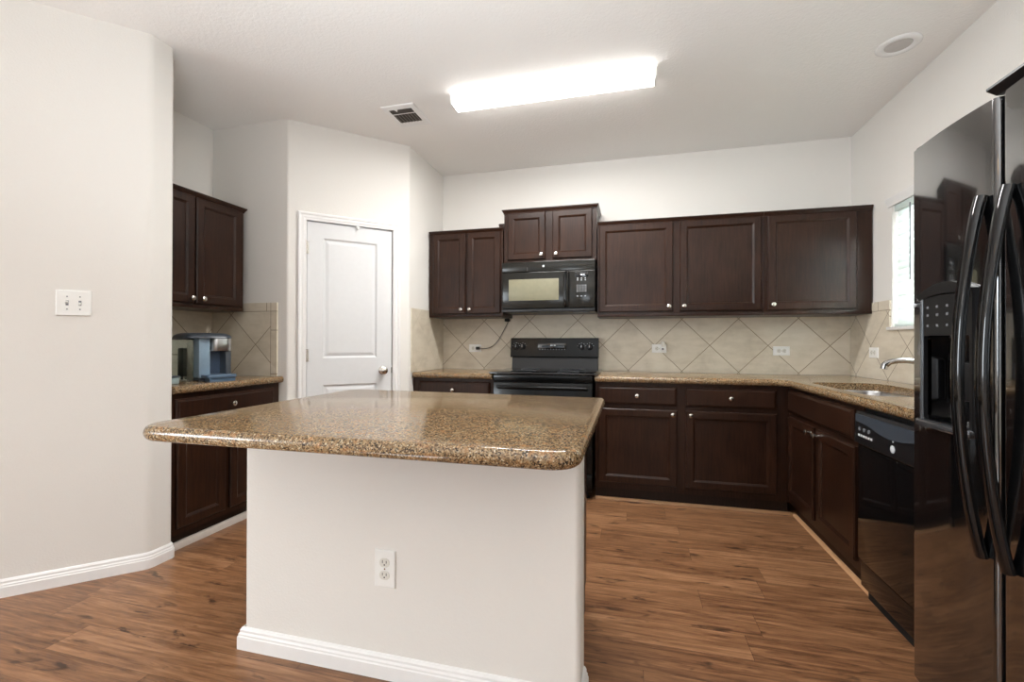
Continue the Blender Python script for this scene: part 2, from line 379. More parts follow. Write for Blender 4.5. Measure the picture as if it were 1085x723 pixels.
# living-room side, behind the camera: wall with two window openings
mb = MB(); y0, y1 = -4.1, -4.0
mb.box(-6.1, y0, 0, -4.7, y1, HC).box(-2.5, y0, 0, -1.4, y1, HC).box(0.8, y0, 0, XR + 0.12, y1, HC)
mb.box(-4.7, y0, 0, -2.5, y1, 0.7).box(-1.4, y0, 0, 0.8, y1, 0.7).box(-4.7, y0, 2.3, -2.5, y1, HC).box(-1.4, y0, 2.3, 0.8, y1, HC)
struct(mb.build('wall_rear', M_WALL, smooth=0))
mb = MB(); mb.box(-6.1, -4.0, 0, -6.0, -3.8, HC).box(-6.1, -2.0, 0, -6.0, WY1 - (6.0 + WX), HC).box(-6.1, -3.8, 0, -6.0, -2.0, 0.7).box(-6.1, -3.8, 2.3, -6.0, -2.0, HC)
struct(mb.build('wall_far_left', M_WALL, smooth=0))
for i, (a, b) in enumerate(((-4.7, -2.5), (-1.4, 0.8))):
    mb = MB(); mb.box(a, -4.09, 0.7, a + 0.05, -4.03, 2.3).box(b - 0.05, -4.09, 0.7, b, -4.03, 2.3).box(a + 0.05, -4.09, 0.7, b - 0.05, -4.03, 0.75)
    mb.box(a + 0.05, -4.09, 2.25, b - 0.05, -4.03, 2.3).box((a + b) / 2 - 0.025, -4.09, 0.75, (a + b) / 2 + 0.025, -4.03, 2.25)
    struct(mb.build('window_%d' % (i + 2), M_TRIM))

# backsplash tile, a skin on each wall it covers
ZC = 0.914
ts = 0.010
MB().box(XP + ts, YB - ts, ZC + .001, XR - ts, YB, 1.438).build('tile_backsplash', tile_mat('tile_back', 0, 1, -0.0105, 1.5), w_back, smooth=0)
mb = MB(); mb.box(XR - ts, 1.60, ZC + .001, XR, YB, WIN[2] - 0.02).box(XR - ts, WIN[1] + 0.012, WIN[2] - 0.02, XR, YB, 1.438)
mb.build('tile_backsplash', tile_mat('tile_right', 1, -1, 3.90), w_right, smooth=0)
MB().box(XP, 3.352, ZC + .001, XP + ts, YB, 1.435).build('tile_backsplash', tile_mat('tile_pantry_side', 1, 1, YB - 0.12, 1.5, None, 0.15), w_pan, smooth=0)
MB().box(XL + ts, YN - ts, ZC + .001, -2.420, YN, 1.436).build('tile_backsplash', tile_mat('tile_nook_end', 0, 1, -2.817, 1.375, 0.345), w_ret, smooth=0)
MB().box(XL, WY2, ZC + .001, XL + ts, YN, 1.436).build('tile_backsplash', tile_mat('tile_nook', 1, 1, YN + 0.09), w_left, smooth=0)

# baseboards
BBP = [(0, 0), (0.016, 0), (0.016, 0.046), (0.013, 0.050), (0.013, 0.056), (0.009, 0.062), (0.009, 0.070), (0.004, 0.078), (0, 0.080)]
fp = fillet(polyF, {1: 0.05, 2: 0.02})
path = [(-5.9, WY1 - (5.9 + WX))] + fp[1:-1] + [(WX - 0.02, WY2)]
struct(MB().sweep([p for p in path], BBP).build('baseboard_left', M_TRIM, smooth=30))
struct(MB().sweep([dg(0, 0), dg(0.064, 0)], BBP).build('baseboard_pantry', M_TRIM, smooth=30))

# pantry door in its casing (setting)
DROT = math.atan2(DV.y, DV.x)
def dobj(o): o.location = (PC[0], PC[1], 0); o.rotation_euler = (0, 0, DROT); return o
CAS = [(0, 0), (0.0, -0.012), (0.006, -0.018), (0.016, -0.018), (0.022, -0.013), (0.030, -0.013), (0.036, -0.016), (0.050, -0.010), (0.056, -0.008), (0.056, 0)]
mb = MB(); t = bmesh.new(); L0, L1, TT = 0.064, 0.803, 2.094
cs = []
for corner in ((L0, 0, 1, 0), (L0, TT, 1, -1), (L1, TT, -1, -1), (L1, 0, -1, 0)):
    cs.append([t.verts.new((corner[0] + corner[2] * a, y, corner[1] + corner[3] * a)) for a, y in CAS])
for a, b in zip(cs, cs[1:]):
    for j in range(len(CAS)): t.faces.new((a[j], a[(j + 1) % len(CAS)], b[(j + 1) % len(CAS)], b[j]))
t.faces.new(cs[0]); t.faces.new(cs[-1][::-1]); bmesh.ops.recalc_face_normals(t, faces=t.faces[:]); mb.merge(t)
mb.box(D0, -0.002, 0, D0 + 0.012, 0.10, DT - 0.012).box(D1 - 0.012, -0.002, 0, D1, 0.10, DT - 0.012).box(D0, -0.002, DT - 0.012, D1, 0.10, DT)
mb.box(D0 + 0.012, 0.052, 0, D0 + 0.03, 0.075, DT - 0.012).box(D1 - 0.03, 0.052, 0, D1 - 0.012, 0.075, DT - 0.012)
dobj(struct(mb.build('trim_1', M_TRIM, smooth=30)))
dl, dr, db, dt_ = D0 + 0.016, D1 - 0.016, 0.012, DT - 0.018
yf = 0.012
mb = MB()
def slab_piece(x0, z0, x1, z1): mb.box(x0, yf, z0, x1, yf + 0.035, z1)
px0, px1 = 0.232, 0.630
zP = [(0.22, 0.845), (1.035, 1.925)]
slab_piece(dl, db, px0, dt_); slab_piece(px1, db, dr, dt_)
slab_piece(px0, db, px1, zP[0][0]); slab_piece(px0, zP[0][1], px1, zP[1][0]); slab_piece(px0, zP[1][1], px1, dt_)
door = dobj(struct(mb.build('door_1', M_DOOR, smooth=0)))
for z0, z1 in zP:
    MB().rings(px0, z0, px1, z1, [(0, yf + 0.03), (0, yf), (0.004, yf), (0.016, yf + 0.011), (0.022, yf + 0.011), (0.040, yf + 0.004), (0.046, yf + 0.003)]).build('door_panel', M_DOOR, door, smooth=0)
kn = MB().lathe([(0.032, 0), (0.032, 0.004), (0.026, 0.010), (0.012, 0.014), (0.011, 0.026), (0.022, 0.034), (0.028, 0.046), (0.026, 0.058), (0.016, 0.066), (0.0, 0.068)], (0.672, yf, 0.937), (0, -1, 0)).build('door_knob', M_NICKEL, door, 'satin nickel door knob')
for z in (1.84, 1.06, 0.25):
    MB().cyl((D0 + 0.012, -0.004, z - 0.045), (D0 + 0.012, -0.004, z + 0.045), 0.006).box(D0 + 0.010, -0.003, z - 0.043, D0 + 0.026, 0.011, z + 0.043).build('hinge', M_NICKEL, door)
MB().box(0.468, -0.006, 2.022, 0.492, yf - 0.001, 2.036, 0.002).cyl((0.48, -0.004, 2.012), (0.48, -0.004, 2.024), 0.007).build('door_catch', M_WHITEP, door)
MB().box(D1 - 0.020, 0.004, 0.915, D1 - 0.013, yf, 0.96).build('strike_plate', M_NICKEL, door)

# kitchen window with its sill; the blind is a thing
mb = MB(); y0, y1, z0, z1 = WIN; xo = XR + 0.06
mb.box(xo, y0, z0, xo + 0.05, y0 + 0.04, z1).box(xo, y1 - 0.04, z0, xo + 0.05, y1, z1).box(xo, y0 + .04, z0, xo + 0.05, y1 - .04, z0 + 0.04).box(xo, y0 + .04, z1 - 0.04, xo + 0.05, y1 - .04, z1)
mb.box(xo, y0 + 0.04, (z0 + z1) / 2 - 0.02, xo + 0.05, y1 - 0.04, (z0 + z1) / 2 + 0.02)
win = struct(mb.build('window_1', M_TRIM))
MB().box(xo + 0.02, y0 + .04, z0 + .04, xo + 0.026, y1 - .04, z1 - .04).build('window_pane', M_PANE, win, smooth=0)
MB().box(XR - 0.030, y0 - 0.03, z0 - 0.020, xo, y1 + 0.012, z0, 0.003).build('window_sill', M_TRIM, win)
bl = thing('window_blind', 'white horizontal slat blind lowered over the kitchen window', 'blind', (XR + 0.03, (y0 + y1) / 2, z0))
hw = (y1 - y0) / 2 - 0.008; zt = z1 - z0
MB().box(-0.022, -hw, zt - 0.045, 0.022, hw, zt - 0.004, 0.003).build('head_rail', M_BLIND, bl)
mb = MB(); mb.sweep([(-0.030, hw + 0.045), (-0.030, -hw - 0.045)], [(0, zt - 0.006), (0.010, zt - 0.006), (0.014, zt + 0.012), (0.022, zt + 0.030), (0.026, zt + 0.045), (0, zt + 0.045)])
mb.build('valance', M_TRIM, bl)
ns = 17; z_lo, z_hi = 0.045, zt - 0.055
for i in range(ns):
    z = z_lo + (z_hi - z_lo) * i / (ns - 1)
    a = math.radians(74); dx, dz = 0.024 * math.cos(a), 0.024 * math.sin(a); th = 0.0014
    mb = MB(); t = bmesh.new(); prof = []
    for k in range(7):
        u = -1 + 2 * k / 6; bow = 0.003 * (1 - u * u); prof.append((dx * u - bow * math.sin(a), dz * u + bow * math.cos(a)))
    full = prof + [(p[0] + th * math.sin(a), p[1] - th * math.cos(a)) for p in reversed(prof)]
    A = [t.verts.new((p[0], -hw, z + p[1])) for p in full]; B = [t.verts.new((p[0], hw, z + p[1])) for p in full]
    for k in range(len(full)): t.faces.new((A[k], A[(k + 1) % len(full)], B[(k + 1) % len(full)], B[k]))
    t.faces.new(A); t.faces.new(B[::-1]); bmesh.ops.recalc_face_normals(t, faces=t.faces[:]); mb.merge(t); mb.build('slat', M_BLIND, bl)
MB().box(-0.024, -hw, 0.004, 0.024, hw, 0.020, 0.003).build('bottom_rail', M_BLIND, bl)
MB().cyl((-0.038, hw - 0.20, zt - 0.04), (-0.038, hw - 0.20, 0.28), 0.0035).build('tilt_wand', M_GREYM, bl, 'grey tilt wand')

# ---------------------------------------------------------------- cabinets
def door_mb(x0, z0, x1, z1, t=0.019, fw=0.047):
    return MB().rings(x0, z0, x1, z1, [(0, 0), (0, -t + 0.006), (0.006, -t), (fw, -t), (fw + 0.004, -t + 0.0025), (fw + 0.012, -t + 0.0075), (fw + 0.014, -t + 0.011), (fw + 0.016, -t + 0.011)])
def drawer_mb(x0, z0, x1, z1, t=0.019):
    return MB().rings(x0, z0, x1, z1, [(0, 0), (0, -t + 0.011), (0.008, -t + 0.004), (0.014, -t + 0.0025), (0.017, -t)])
def knob(parent, x, z, t=0.019):
    return MB().lathe([(0.0075, 0), (0.0065, 0.006), (0.006, 0.014), (0.011, 0.019), (0.0155, 0.024), (0.015, 0.029), (0.009, 0.032), (0.0, 0.0325)], (x, -t, z), (0, -1, 0), 18).build('knob', M_NICKEL, parent)
def add_door(c, x0, z0, x1, z1, kx, kz):
    d = door_mb(x0, z0, x1, z1).build('cabinet_door', M_WOOD, c, smooth=0); knob(d, kx, kz); return d
def add_drawer(c, x0, z0, x1, z1, kx=None):
    d = drawer_mb(x0, z0, x1, z1).build('drawer_front' if kx is not None else 'false_drawer_front', M_WOOD, c, smooth=0)
    if kx is not None: knob(d, kx, (z0 + z1) / 2)
    return d
CROWN = [(0, 0), (0.004, 0), (0.006, 0.008), (0.014, 0.022), (0.018, 0.026), (0.018, 0.034), (0, 0.034)]
def upper(label, loc, rz, w, d, z0, z1, doors, crown_sides=(False, False), group='dark wood wall cabinets'):
    c = thing('wall_cabinet', label, 'cabinet', (loc[0], loc[1], z0), rz, group); h = z1 - z0
    MB().box(0, 0, 0, w, d, h - 0.0).build('cabinet_body', M_WOOD, c, smooth=0)
    p = []
    if crown_sides[0]: p.append((0, d))
    p += [(0, 0), (w, 0)]
    if crown_sides[1]: p.append((w, d))
    MB().sweep(p, [(o, z + h - 0.030) for o, z in CROWN]).build('crown_moulding', M_WOOD, c, smooth=0)
    MB().box(0.001, -0.004, 0.0, w - 0.001, 0.0, 0.022, 0.002).build('light_rail', M_WOOD, c)
    for x0, a0, x1, a1, kx, kz in doors: add_door(c, x0, a0 - z0, x1, a1 - z0, kx, kz - z0)
    return c
def base(label, loc, rz, w, d, doors, drawers, name='base_cabinet', group='dark wood base cabinets'):
    c = thing(name, label, 'cabinet', (loc[0], loc[1], 0), rz, group)
    MB().box(0, 0, 0.095, w, d, 0.870).build('cabinet_body', M_WOOD, c, smooth=0)
    MB().box(0, 0.045, 0.0, w, 0.062, 0.095).build('toe_kick', M_TOE, c, smooth=0)
    for x0, a0, x1, a1, kx, kz in doors: add_door(c, x0, a0, x1, a1, kx, kz)
    for x0, a0, x1, a1, kx in drawers: add_drawer(c, x0, a0, x1, a1, kx)
    return c
FU = 3.672; DU = YB - FU - 0.002                          # wall cabinets' front frame
xl = -1.698
upper('two door dark wood wall cabinet left of the microwave', (xl, FU), 0, 0.668, DU, 1.375, 2.118,
      [(0.038, 1.402, 0.336, 2.094, 0.306, 1.437), (0.352, 1.402, 0.650, 2.094, 0.382, 1.437)])
xm = -1.020
upper('short dark wood wall cabinet above the microwave, set higher than its neighbours', (xm, FU), 0, 0.764, DU, 1.815, 2.262,
      [(0.034, 1.842, 0.352, 2.232, 0.322, 1.876), (0.412, 1.842, 0.730, 2.232, 0.442, 1.876)], (True, True))
xa = -0.248
upper('wide two door dark wood wall cabinet directly right of the microwave', (xa, FU), 0, 1.194, DU, 1.362, 2.112,
      [(0.013, 1.398, 0.568, 2.084, 0.538, 1.436), (0.616, 1.398, 1.177, 2.084, 0.646, 1.436)])
xb = xa + 1.196
upper('single door dark wood wall cabinet in the right corner, streaked by window glare', (xb, FU), 0, 0.680, DU, 1.362, 2.112,
      [(0.024, 1.398, 0.583, 2.084, 0.054, 1.436)])
tag(MB().box(-1.075, FU + 0.03, 2.1195, -1.030, FU + 0.075, 2.165, 0.003).box(-1.078, FU + 0.027, 2.150, -1.027, FU + 0.078, 2.158, 0.002).build('wood_block', M_WOOD), 'small dark wood block on top of the cabinet left of the microwave', 'block')
upper('two door dark wood wall cabinet above the coffee maker', (-2.676, WY2 + 0.004), PI / 2, 0.744, 0.322, 1.372, 2.105,
      [(0.022, 1.400, 0.360, 2.078, 0.328, 1.430), (0.372, 1.400, 0.712, 2.078, 0.404, 1.430)], (False, True))
MB().box(0.745, 0.12, 0.0, 0.786, 0.31, 0.733).build('light_leak_block', M_WOOD, [o for o in COL.objects if o.get('label') == 'two door dark wood wall cabinet above the coffee maker'][0], smooth=0)  # hidden block added to stop light leaking through the gap by the wall

FB = 3.398; DB = YB - FB - 0.002                          # base cabinets' front frame on the back wall
base('dark wood base cabinet between the range and the pantry wall', (XP + 0.002, FB), 0, 0.686, DB,
     [(0.060, 0.14, 0.346, 0.680, 0.316, 0.650), (0.356, 0.14, 0.642, 0.680, 0.386, 0.650)], [(0.058, 0.712, 0.660, 0.846, 0.356)])
x0 = -0.244
base('long two drawer dark wood base cabinet right of the range', (x0, FB), 0, XR - 0.602 - x0, DB,
     [(0.026, 0.142, 0.568, 0.680, 0.538, 0.652), (0.626, 0.142, 1.198, 0.680, 0.656, 0.652)], [(0.026, 0.710, 0.568, 0.844, 0.297), (0.626, 0.710, 1.198, 0.844, 0.912)])
FX = XR - 0.602                                           # base cabinets' front frame on the right wall
base('dark wood sink base cabinet with false drawer front on the right wall', (FX, 3.396), -PI / 2, 0.990, 0.600,
     [(0.012, 0.140, 0.440, 0.672, 0.410, 0.640), (0.490, 0.140, 0.940, 0.672, 0.520, 0.640)], [(0.012, 0.700, 0.918, 0.846, None)], 'sink_base_cabinet')
NX = -2.405
base('dark wood base cabinet under the coffee maker', (NX, WY2 + 0.004), PI / 2, 0.752, -XL + NX - 0.002,
     [(0.030, 0.130, 0.338, 0.686, 0.308, 0.656), (0.372, 0.130, 0.700, 0.686, 0.402, 0.656)], [(0.024, 0.716, 0.728, 0.840, 0.374)])
# shoe mouldings along the toe kicks
SHOE = [(0, 0), (0.018, 0), (0.016, 0.010), (0.010, 0.016), (0, 0.018)]
ty = FB + 0.044
struct(MB().sweep([(x0, ty), (FX + 0.044, ty), (FX + 0.044, 2.40)], SHOE).build('trim_2', M_SHOE, smooth=50))
struct(MB().sweep([(NX - 0.044, WY2 + 0.004), (NX - 0.044, YN - 0.002)], [(o * 1.2, z * 2.2) for o, z in SHOE]).build('trim_3', plain('grey_white_shoe_moulding', (196, 184, 174), 0.5), smooth=50))
MB().box(NX - 0.03, 2.670, 0.0, NX - 0.004, YN - 0.002, 0.870).build('filler_strip', M_WOOD, bpy.data.objects['trim_3'], smooth=0)

# countertops
def offset_poly(poly, ds):
    n = len(poly); out = []
    for i in range(n):
        p0, p1, p2 = Vector(poly[i - 1]), Vector(poly[i]), Vector(poly[(i + 1) % n])
        a = (p1 - p0).normalized(); b = (p2 - p1).normalized(); na = Vector((-a.y, a.x)); nb = Vector((-b.y, b.x)); d0, d1 = ds[i - 1], ds[i]
        cr = a.x * b.y - a.y * b.x
        if abs(cr) < 1e-4: out.append(tuple(p1 + na * d0)); continue
        q0 = p0 + na * d0; q1 = p1 + nb * d1; tt = ((q1 - q0).x * b.y - (q1 - q0).y * b.x) / cr; out.append(tuple(q0 + a * tt))
    return out
def slab(poly, free, z0, z1, name, label, seg=8):
    """counter-clockwise outline, half-round nosing on the edges listed in free"""
    h = (z1 - z0) / 2; t = bmesh.new(); R = []
    for k in range(seg + 1):
        a = -PI / 2 + PI * k / seg; ins = h * 0.85 * (1 - math.cos(a)); z = (z0 + z1) / 2 + h * math.sin(a)
        R.append([t.verts.new((x, y, z)) for x, y in offset_poly(poly, [ins if f else 0.0 for f in free])])
    n = len(poly)
    for a, b in zip(R, R[1:]):
        for k in range(n): t.faces.new((a[k], a[(k + 1) % n], b[(k + 1) % n], b[k]))
    t.faces.new(R[-1]); t.faces.new(R[0][::-1]); bmesh.ops.recalc_face_normals(t, faces=t.faces[:])
    mb = MB(); mb.merge(t); return tag(mb.build(name, M_GRANITE, smooth=40), label, 'countertop')
Z0 = 0.8705
YC = YB - 0.640; XC = XR - 0.640
tg = 0.0105
slab([(XP + tg, YC), (-1.030, YC), (-1.030, YB - tg), (XP + tg, YB - tg)], [1, 0, 0, 0], Z0, ZC, 'countertop', 'short speckled granite countertop left of the range')
Lp = [(-0.247, YC), (XC - 0.05, YC), (XC, YC - 0.05), (XC, 1.80), (XR - tg, 1.80), (XR - tg, YB - tg), (-0.247, YB - tg)]
ctop = slab(Lp, [1, 1, 1, 0, 0, 0, 0], Z0, ZC, 'countertop', 'granite countertop right of the range, turning the corner past the sink')
slab([(NX + 0.038, WY2 + 0.003), (NX + 0.038, YN - 0.002), (NX - 0.016, YN - 0.002), (NX - 0.016, YN - tg), (XL + tg, YN - tg), (XL + tg, WY2 + 0.003)], [1, 0, 0, 0, 0, 0], Z0, ZC, 'countertop', 'small granite countertop under the coffee maker')
# sink
SX0, SX1, SY0, SY1 = 1.075, 1.455, 2.435, 3.21
hole = fillet([(SX0, SY0), (SX1, SY0), (SX1, SY1), (SX0, SY1)], {0: 0.09, 1: 0.09, 2: 0.09, 3: 0.09}, 8)
cut(ctop, MB().prism(hole, 0.8, 1.0))
cut(bpy.data.objects['sink_base_cabinet'].children[0], MB().box(3.396 - SY1 - 0.03, 0.02, 0.62, 0.975, 0.46, 0.9))
sk = thing('kitchen_sink', 'undermount stainless steel sink set in the granite by the window', 'sink', ((SX0 + SX1) / 2, (SY0 + SY1) / 2, 0.66))
hl = [(x - (SX0 + SX1) / 2, y - (SY0 + SY1) / 2) for x, y in hole]; n = len(hl)
t = bmesh.new(); R = []
for sc, z in ((1.06, 0.2095), (1.00, 0.2095), (0.985, 0.20), (0.95, 0.03), (0.90, 0.006), (0.82, 0.0), (0.1, -0.004)):
    R.append([t.verts.new((x * sc, y * (1 + (sc - 1) * 0.55) if sc > 0.2 else y * sc, z)) for x, y in hl])
for a, b in zip(R, R[1:]):
    for k in range(n): t.faces.new((a[k], b[k], b[(k + 1) % n], a[(k + 1) % n]))
t.faces.new(R[-1][::-1]); mb = MB(); mb.merge(t); bowl = mb.build('sink_bowl', M_STEEL, sk, smooth=50)
sm = bowl.modifiers.new('thick', 'SOLIDIFY'); sm.thickness = 0.0012; sm.offset = -1
MB().lathe([(0.0, 0.001), (0.045, 0.001), (0.045, 0.004), (0.036, 0.004), (0.034, 0.001)], (0, 0.02, -0.003)).build('drain', M_CHROME, sk)
fc = thing('faucet', 'chrome single spout faucet behind the sink', 'faucet', (1.545, 2.80, ZC))
MB().lathe([(0.032, 0), (0.032, 0.006), (0.024, 0.012), (0.022, 0.10), (0.024, 0.115), (0.018, 0.13), (0.0, 0.132)], (0, 0, 0)).build('faucet_body', M_CHROME, fc)
def bez_(p, n):
    out = []
    for k in range(n + 1):
        q = [Vector(x) for x in p]
        while len(q) > 1: q = [q[i].lerp(q[i + 1], k / n) for i in range(len(q) - 1)]
        out.append(tuple(q[0]))
    return out
sp = bez_([(0, 0, 0.085), (-0.04, 0, 0.155), (-0.16, 0, 0.162), (-0.225, 0, 0.158), (-0.245, 0.004, 0.128)], 12)
MB().tube(sp, [0.0155 - 0.002 * (k / 12) + (0.003 if k > 10 else 0) for k in range(13)], 16).cyl((sp[-1][0], sp[-1][1], sp[-1][2] + 0.006), (sp[-1][0] - 0.006, sp[-1][1], sp[-1][2] - 0.020), 0.0165, 0.0155).build('spout', M_CHROME, fc)
MB().tube([(0, 0, 0.128), (0.012, -0.02, 0.16), (0.018, -0.06, 0.185)], [0.010, 0.008, 0.007]).build('lever_handle', M_CHROME, fc)

# ---------------------------------------------------------------- island
il = thing('kitchen_island', 'white textured kitchen island base standing in the middle of the floor', 'island', (-0.78, 1.735, 0))
IX0, IX1, IY0, IY1 = -1.412, -0.146, 1.415, 2.055
def il_(x, y): return (x + 0.78, y - 1.735)
a = il_(IX0, IY0); b = il_(IX1, IY0 + 0.115)
MB().prism(fillet([(a[0], a[1]), (b[0], a[1]), (b[0], b[1]), (a[0], b[1])], {0: 0.02, 1: 0.02}), 0, 0.8695).build('knee_wall', M_WALL, il, smooth=40)
b2 = il_(IX1 - 0.040, IY1)
MB().box(a[0] + 0.01, b[1], 0.095, b2[0], b2[1], 0.8695).box(a[0] + 0.01, b[1], 0.0, b2[0] - 0.0, b2[1] - 0.07, 0.095).build('cabinet_body', M_WOOD, il, smooth=0)
MB().sweep([(a[0], b[1]), (a[0], a[1] ), (b[0], a[1]), (b[0], b[1])], [(o, z) for o, z in BBP]).build('baseboard', M_TRIM, il, smooth=30)
# cabinet doors on the far side of the island (they face the range)
for k in range(2):
    w0 = -b2[0] + 0.03 + k * 0.61
    d = door_mb(w0, 0.14, w0 + 0.58, 0.84).build('cabinet_door', M_WOOD, il, smooth=0)
    d.location = (0, b2[1], 0); d.rotation_euler = (0, 0, PI); knob(d, w0 + (0.54 if k == 0 else 0.04), 0.80)
ip = fillet([(-1.392, 0.985), (-0.104, 0.985), (-0.104, 2.045), (-1.392, 2.085)], {0: 0.085, 1: 0.075, 2: 0.02, 3: 0.09}, 8)
slab(ip, [1] * len(ip), Z0, ZC, 'countertop', 'large speckled granite top on the white island')

# ---------------------------------------------------------------- plates on walls
def plate_mb(w, h, t=0.006): return MB().rings(-w / 2, -h / 2, w / 2, h / 2, [(0, 0), (0, -t * 0.5), (0.003, -t), (0.006, -t)])
def outlet(label, loc, rz, flat, w=0.0715, h=0.117, group='electrical outlets'):
    o = thing('electrical_outlet', label, 'outlet', loc, rz, group); S = h / 0.117
    def rot(m):
        if flat: bmesh.ops.rotate(m.bm, verts=m.bm.verts[:], cent=(0, 0, 0), matrix=Matrix.Rotation(PI / 2, 3, 'Y'))
        return m
    rot(plate_mb(w, h)).build('cover_plate', M_WHITEP, o)
    for s in (1, -1):
        m = MB(); zc = s * 0.0195 * S
        m.prism(fillet([(-0.017 * S, -0.0135 * S), (0.017 * S, -0.0135 * S), (0.017 * S, 0.0135 * S), (-0.017 * S, 0.0135 * S)], {i: 0.012 * S for i in range(4)}, 5), 0, 0.0022)
        bmesh.ops.rotate(m.bm, verts=m.bm.verts[:], cent=(0, 0, 0), matrix=Matrix.Rotation(PI / 2, 3, 'X')); bmesh.ops.translate(m.bm, verts=m.bm.verts[:], vec=(0, -0.006, zc))
        f = rot(m).build('receptacle', M_IVORY, o)
        m = MB(); m.box(-0.0075 * S, -0.0088, zc - 0.001, -0.0055 * S, -0.0078, zc + 0.008 * S).box(0.0055 * S, -0.0088, zc - 0.001, 0.0075 * S, -0.0078, zc + 0.007 * S).cyl((0, -0.0078, zc - 0.006 * S), (0, -0.0088, zc - 0.006 * S), 0.0024 * S, seg=10)
        rot(m).build('socket_slots', M_SLOT, f)
    m = MB(); m.cyl((0, -0.006, 0), (0, -0.0072, 0), 0.003, seg=10); rot(m).build('screw', M_NICKEL, o)
    return o
outlet('tall white outlet plate low on the front of the island', (-0.816, IY0 - 0.0001, 0.374), 0, False, 0.079, 0.129)
yt_ = YB - ts - 0.0001
outlet('white outlet on the tile between pantry and range, black cord plugged in', (-1.384, yt_, 1.104), 0, True)
outlet('white outlet on the tile right of the range, white plug-in device in it', (0.240, yt_, 1.110), 0, True)
outlet('white outlet on the back tile nearest the right corner', (1.155, yt_, 1.096), 0, True)
outlet('white outlet on the right wall tile above the sink counter', (XR - ts - 0.0001, 3.640, 1.093), -PI / 2, True)
# switch plate on the front left wall
sx, sy = -2.580, 1.582
sw = thing('light_switch', 'white double toggle switch plate on the left foreground wall', 'switch', (sx + 0.0001, sy - 0.0001, 1.340), PI / 4)
plate_mb(0.128, 0.122).build('cover_plate', M_WHITEP, sw)
for s in (-1, 1):
    MB().box(s * 0.023 - 0.005, -0.0065, -0.012, s * 0.023 + 0.005, -0.0055, 0.012).build('toggle_slot', M_GREYM, sw)
    tg_ = MB().prism_yz([(-0.005, -0.004), (-0.005, 0.006), (-0.015, 0.010), (-0.016, 0.005)] if s < 0 else [(-0.005, -0.006), (-0.005, 0.004), (-0.016, -0.005), (-0.015, -0.010)], s * 0.023 - 0.004, s * 0.023 + 0.004).build('toggle', M_WHITEP, sw)
    for z in (-0.030, 0.030): MB().cyl((s * 0.023, -0.005, z), (s * 0.023, -0.0072, z), 0.0032, seg=10).build('screw', M_GREYM, sw)
# plug-in device
pd = thing('plug_in_device', 'small white plug-in air freshener sticking out of the outlet right of the range', 'air freshener', (0.268, yt_ - 0.0095, 1.112))
MB().box(-0.019, -0.030, -0.020, 0.019, 0, 0.020, 0.006).build('plug_body', M_WHITEP, pd)
MB().box(-0.014, -0.036, 0.012, 0.016, -0.006, 0.056, 0.007).build('refill', M_IVORY, pd)
MB().cyl((-0.002, -0.030, -0.006), (-0.002, -0.033, -0.006), 0.009, seg=16).build('dial', M_GREYM, pd)

# ---------------------------------------------------------------- range
rg = thing('kitchen_range', 'black electric range with glass cooktop between the two back counters', 'range', (-1.020, 3.372, 0)); RW = 0.764
MB().box(0.004, 0.0, 0.06, RW - 0.004, 0.60, 0.902).build('range_body', M_BLACK, rg, smooth=0)
for fx_ in (0.05, RW - 0.05):
    for fy_ in (0.06, 0.54): MB().lathe([(0.022, 0), (0.022, 0.012), (0.010, 0.016), (0.010, 0.06)], (fx_, fy_, 0)).build('foot', M_BLACKD, rg)
ct = MB().box(-0.030, -0.030, 0.9165, RW + 0.030, 0.60, 0.930, 0.004).build('cooktop', M_GLASS_K, rg)
for bx, by, br in ((0.20, 0.13, 0.105), (0.56, 0.13, 0.085), (0.20, 0.42, 0.080), (0.56, 0.42, 0.105)):
    MB().lathe([(br, 0), (br, 0.0006), (br - 0.004, 0.0006), (br - 0.004, 0)], (bx, by, 0.9301), seg=40).build('burner_ring', M_GREYM, ct)
mb = MB(); mb.box(0.006, -0.032, 0.20, RW - 0.006, -0.001, 0.855, 0.006); od = mb.build('oven_door', M_RANGE, rg)
MB().box(0.13, -0.034, 0.36, RW - 0.13, -0.0315, 0.68, 0.001).build('oven_window', M_GLASS_K, od)
mb = MB(); mb.tube([(0.05, -0.032, 0.815), (0.055, -0.072, 0.822), (0.10, -0.080, 0.823), (RW / 2, -0.083, 0.823), (RW - 0.10, -0.080, 0.823), (RW - 0.055, -0.072, 0.822), (RW - 0.05, -0.032, 0.815)], 0.0125, 14); mb.build('oven_handle', M_RANGE, od)
MB().box(0.004, -0.026, 0.862, RW - 0.004, -0.001, 0.914, 0.006).build('front_fascia', M_RANGE, rg)
MB().box(0.006, -0.028, 0.070, RW - 0.006, -0.001, 0.192, 0.006).build('storage_drawer', M_RANGE, rg)
